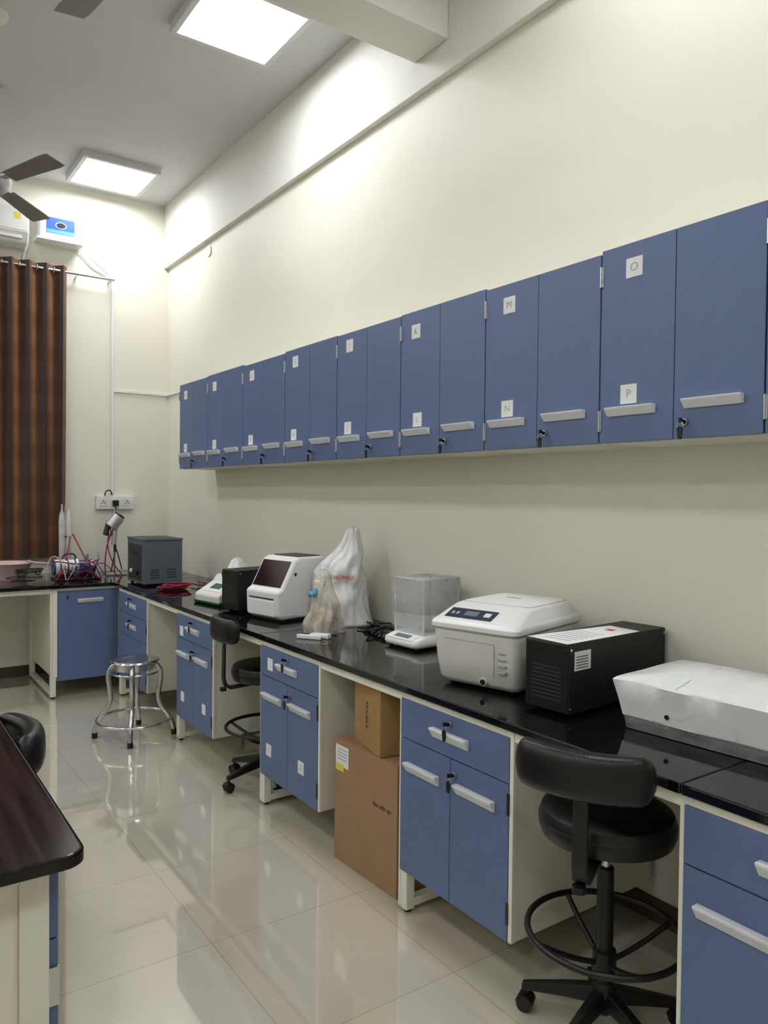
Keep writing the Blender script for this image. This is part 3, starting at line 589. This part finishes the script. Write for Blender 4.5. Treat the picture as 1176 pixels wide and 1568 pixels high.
def coil(name,c,m,r,R,n,seed,amp=.03,zz=.03):
    rd=random.Random(seed); e=empty(name,(c[0],c[1],ZT))
    for k in range(n):
        pts=[]; ox,oy=rd.uniform(-amp,amp),rd.uniform(-amp,amp); z=r+rd.uniform(0,zz)
        for j in range(14):
            a=2*math.pi*j/14; q=1+rd.uniform(-.15,.15); pts.append((ox+R*q*math.cos(a),oy+R*.7*q*math.sin(a),z+rd.uniform(0,.012)))
        tube(f'loop_{k}',pts,r,m,e,cyc=True)
    return e
coil('red_hose_coil',(1.93,5.42),'redtube',.0055,.10,7,3)
coil('black_cable_coil',(1.10,6.34),'blk',.0035,.09,9,5,.04,.10)
e=empty('power_cables',(0,0,ZT))
rd=random.Random(11)
for k in range(7):
    p=[(2.28+rd.uniform(-.14,.08),3.33-j*.055+rd.uniform(-.03,.03),.006+rd.uniform(0,.05)*(0<j<5)) for j in range(6)]
    tube(f'cable_{k}',p,.0045,'blk',e)
e=empty('hose_bundle',(0,0,ZT))
for k in range(4):
    p=[(2.14+rd.uniform(-.02,.08),5.15+j*.09+rd.uniform(-.03,.03),.006+rd.uniform(0,.03)) for j in range(6)]
    tube(f'cable_far_{k}',p,.004,'redwire' if k%2 else 'blk',e)
# ------------------------------------------------------------ back bench: vacuum pump, glass condenser, stand
e=empty('vacuum_pump',(1.50,6.50,ZT),0)
box('base_plate',(-.17,-.12,0.0),(.17,.10,.012),'dsteel',e)
cyl('motor',(-.16,0,.095),(.02,0,.095),.066,'white',e); cyl('motor_cap',(-.175,0,.095),(-.16,0,.095),.060,'bluetube',e)
for k in range(5): cyl(f'fin_{k}',(-.13+k*.028,0,.095),(-.118+k*.028,0,.095),.072,'silver' if k%2 else 'bluetube',e)
box('cradle',(-.15,-.04,.012),(.13,.04,.05),'dsteel',e)
cyl('pump_head',(.02,0,.095),(.15,0,.095),.056,'bluetube',e); cyl('pump_nozzle',(.09,0,.14),(.09,0,.20),.012,'steel',e)
cyl('gauge',(.12,-.07,.13),(.12,-.045,.13),.026,'white',e); cyl('gauge_rim',(.12,-.066,.13),(.12,-.03,.13),.030,'blk',e)
tube('handle',[(-.10,0,.16),(-.10,0,.20),(-.04,0,.21),(.0,0,.20),(.0,0,.16)],.006,'blk',e)
tube('tube_a',[(.0,.10,.36),(.02,.06,.30),(.06,.0,.20),(.10,-.06,.08),(.15,-.12,.01)],.006,'redtube',e)
tube('tube_b',[(-.02,.10,.34),(-.06,.0,.2),(-.10,-.09,.05),(-.18,-.13,.01)],.006,'redtube',e)
tube('tube_c',[(-.20,-.05,.14),(-.15,-.10,.16),(-.08,-.12,.13),(.05,-.13,.12),(.16,-.10,.16)],.006,'redtube',e)
tube('tube_e',[(-.18,.0,.12),(-.24,-.04,.15),(-.30,-.02,.13),(-.36,.0,.16)],.009,'pink',e)
tube('tube_f',[(.15,-.03,.10),(.18,-.05,.17),(.17,-.02,.21)],.008,'bluecloth',e)
rd=random.Random(23)
for k in range(10):
    xa=rd.uniform(-.26,.05); xb_=xa+rd.uniform(.12,.28); h=rd.uniform(.04,.20); yb=rd.uniform(-.17,-.10)
    p=[(xa+(xb_-xa)*q+.02*math.sin(q*6+k),yb+.03*math.sin(q*5+k*2),.008+h*math.sin(math.pi*q)*(1-.3*math.sin(q*3+k))) for q in [i/6 for i in range(7)]]
    tube(f'loose_hose_{k}',p,.0042,['redtube','bluetube','redwire','pink','blk'][k%5],e)
e=empty('glass_condenser',(1.49,6.78,ZT),0)
for k,x in enumerate((-.035,.02)):
    lathe(f'tube_{k}',[(.006,.08),(.02,.12),(.024,.16),(.026,.45),(.02,.52),(.008,.55),(.006,.60)] if k==0 else [(.006,.05),(.018,.10),(.020,.30),(.022,.46),(.012,.52),(.006,.56)],'glass',e,c=(x,0),cap=False)
    lathe(f'liquid_{k}',[(.0,.10),(.014,.14),(.016,.24),(.0,.25)],'pink',e,c=(x,0))
cyl('rod',(.0,.05,0),(.0,.05,.58),.006,'steel',e); box('base',(-.07,-.02,0),(.07,.10,.012),'dsteel',e); box('clamp',(-.05,-.01,.32),(.04,.05,.335),'dsteel',e)
e=empty('distillation_stand',(1.86,6.68,ZT),0)
cyl('rod',(0,.0,0),(0,0,.56),.007,'steel',e); box('base',(-.08,-.10,0),(.08,.06,.012),'silver',e)
cyl('condenser_drum',(-.05,-.05,.41),(.02,-.06,.50),.055,'silver',e); cyl('drum_cap',(.02,-.06,.50),(.03,-.061,.515),.045,'dsteel',e)
cyl('neck',(-.01,-.05,.40),(-.02,-.05,.26),.022,'silver',e); box('clamp',(-.015,-.05,.44),(.015,.01,.46),'dsteel',e); cyl('valve',(-.01,-.05,.27),(-.01,-.05,.20),.012,'dsteel',e)
cyl('motor_block',(-.09,-.05,.34),(-.06,-.05,.46),.022,'dsteel',e)
tube('hose',[(-.01,-.05,.2),(-.03,-.08,.12),(-.06,-.1,.03)],.006,'blk',e)
tube('hose_red',[(-.02,-.06,.40),(-.08,-.03,.3),(-.11,-.08,.12),(-.10,-.10,.012)],.006,'redtube',e)
tube('hose_red_2',[(-.06,-.06,.36),(-.11,-.1,.24),(-.06,-.12,.1),(.03,-.12,.012)],.005,'redtube',e)
e=empty('pink_basin',(1.04,6.72,ZT),0)
lathe('basin',[(.0,.0),(.12,.0),(.165,.12),(.175,.13),(.170,.135),(.16,.125),(.11,.012),(.0,.01)],'pink',e,cap=False)
# ------------------------------------------------------------ back wall fittings
e=empty('curtain',(0,0,0))
n=176;zt,zb=3.50,1.01;x0,x1=.05,1.53
vs=[];fs=[]
rows=[i/20 for i in range(21)]
for r in rows:
    z=zt+(zb-zt)*r
    for j in range(n+1):
        t=j/n; ph=t*2*math.pi*11+.25*math.sin(r*3+t*13)*r; y=6.957+.036*math.sin(ph)*(1-.25*r+.2*r*math.sin(r*4+t*19)); x=x0+(x1-x0)*t+.010*math.sin(ph*2)-.012*r*(t>.97)
        vs.append((x,y,z))
for i in range(len(rows)-1):
    for j in range(n): fs.append((i*(n+1)+j,i*(n+1)+j+1,(i+1)*(n+1)+j+1,(i+1)*(n+1)+j))
o=mk('cloth',vs,fs,'curt',e,smooth=True)
uv=o.data.uv_layers.new(name='UV')
for lp in o.data.loops:
    v=lp.vertex_index; uv.data[lp.index].uv=((v%(n+1))/n,(v//(n+1))/20)
cyl('rod',(-2.2,6.957,3.455),(1.93,6.957,3.455),.012,'steel',e)
for k in range(9):
    x=x1-.035-k*.0673
    tube(f'eyelet_{k}',[(x,6.957+.024*math.cos(a),3.455+.024*math.sin(a)) for a in [q*math.pi/6 for q in range(12)]],.005,'steel',e,cyc=True)
for x in (1.62,1.90): cyl('bracket',(x,6.957,3.455),(x,L-.001,3.44),.008,'steel',e)
e=empty('air_conditioner')
prism('body',[(L-.001,3.93),(L-.19,3.93),(L-.22,3.88),(L-.22,3.69),(L-.17,3.61),(L-.001,3.60)],'x',.32,1.21,'white',e,bev=.01)
box('louvre',(.38,L-.215,3.635),(1.16,L-.185,3.66),'offw',e); box('seam',(.33,L-.2215,3.70),(1.20,L-.219,3.704),'hshade',e,bev=0)
box('badge',(1.10,L-.2215,3.79),(1.15,L-.22,3.84),'yellow',e); tube('pipe',[(1.245,L-.02,3.85),(1.245,L-.02,3.68),(1.22,L-.02,3.60),(1.20,L-.02,3.55),(1.20,L-.02,3.51)],.010,'white',e)
e=empty('voltage_stabilizer')
box('body',(1.31,L-.13,3.70),(1.63,L-.001,3.93),'white',e,bev=.012,seg=3); box('face',(1.36,L-.133,3.755),(1.585,L-.129,3.885),'bluelab',e,bev=.001)
box('face_band',(1.36,L-.134,3.755),(1.585,L-.132,3.785),'bluecloth',e,bev=0)
def ell(rx,y): return [(1.475+rx*math.cos(a),L-y,3.825+rx*.6*math.sin(a)) for a in [q*math.pi/12 for q in range(24)]]
rings('logo',[ell(.045,.133),ell(.045,.135)],'paper',e,smooth=False); rings('logo_core',[ell(.037,.135),ell(.037,.137)],'panelb',e,smooth=False); box('shelf',(1.28,L-.17,3.682),(1.65,L-.001,3.699),'white',e)
e=empty('wall_wiring')
tube('cable_loop',[(1.62,L-.02,3.70),(1.70,L-.012,3.62),(1.74,L-.012,3.55),(1.84,L-.012,3.53),(1.93,L-.012,3.46)],.006,'white',e)
tube('cable_drop',[(1.64,L-.02,3.75),(1.72,L-.012,3.68),(1.80,L-.012,3.60),(1.88,L-.012,3.56),(1.935,L-.012,3.47)],.005,'white',e)
box('conduit_vertical',(1.925,L-.016,1.55),(1.95,L-.001,3.46),'white',e)
box('conduit_back',(1.95,L-.016,2.475),(W-.001,L-.001,2.50),'white',e); box('conduit_side',(W-.016,5.92,2.475),(W-.001,L-.016,2.50),'white',e)
e=empty('socket_box')
box('plate',(1.79,L-.05,1.42),(2.12,L-.001,1.54),'white',e,bev=.006)
for k,x in enumerate((1.85,1.95,2.06)):
    box(f'module_{k}',(x-.035,L-.056,1.445),(x+.035,L-.05,1.515),'offw',e,bev=.003)
    for q in (-.012,.012): cyl('hole',(x+q,L-.058,1.475),(x+q,L-.055,1.475),.005,'blk',e,n=10)
    cyl('hole',(x,L-.058,1.495),(x,L-.055,1.495),.006,'blk',e,n=10)
box('plug_top',(1.925,L-.10,1.45),(1.975,L-.058,1.50),'blk',e,bev=.006)
tube('cord',[(1.95,L-.08,1.45),(1.95,L-.08,1.36),(1.90,L-.08,1.30),(1.90,L-.09,1.2),(1.96,L-.1,1.05),(2.0,L-.1,.88)],.005,'blk',e)
tube('hook_cable',[(1.86,L-.06,1.54),(1.86,L-.06,1.60),(1.92,L-.05,1.61),(1.93,L-.03,1.55)],.006,'dgrey',e)
e=empty('blanking_plate'); cyl('cap',(W-.001,6.05,3.58),(W-.010,6.05,3.58),.045,'wall',e)
# ------------------------------------------------------------ world, camera
w=bpy.data.worlds.new('w'); S.world=w; w.use_nodes=True; w.node_tree.nodes['Background'].inputs[0].default_value=(.02,.02,.025,1)
yaw,pitch,roll=[math.radians(a) for a in (35.05,-1.31,.61)]
F=Vector((math.sin(yaw)*math.cos(pitch),math.cos(yaw)*math.cos(pitch),math.sin(pitch))); R0=Vector((math.cos(yaw),-math.sin(yaw),0)); U0=R0.cross(F)
R=R0*math.cos(roll)+U0*math.sin(roll); U=-R0*math.sin(roll)+U0*math.cos(roll)
cd=bpy.data.cameras.new('camera'); cam=bpy.data.objects.new('camera',cd); COL.objects.link(cam)
cam.matrix_world=Matrix(((R.x,U.x,-F.x,0),(R.y,U.y,-F.y,0),(R.z,U.z,-F.z,1.577),(0,0,0,1)))
cd.sensor_fit='HORIZONTAL'; cd.sensor_width=36; cd.lens=36*1165.8/1176; cd.clip_start=.02
S.camera=cam
try: S.view_settings.view_transform='Standard'
except Exception: pass
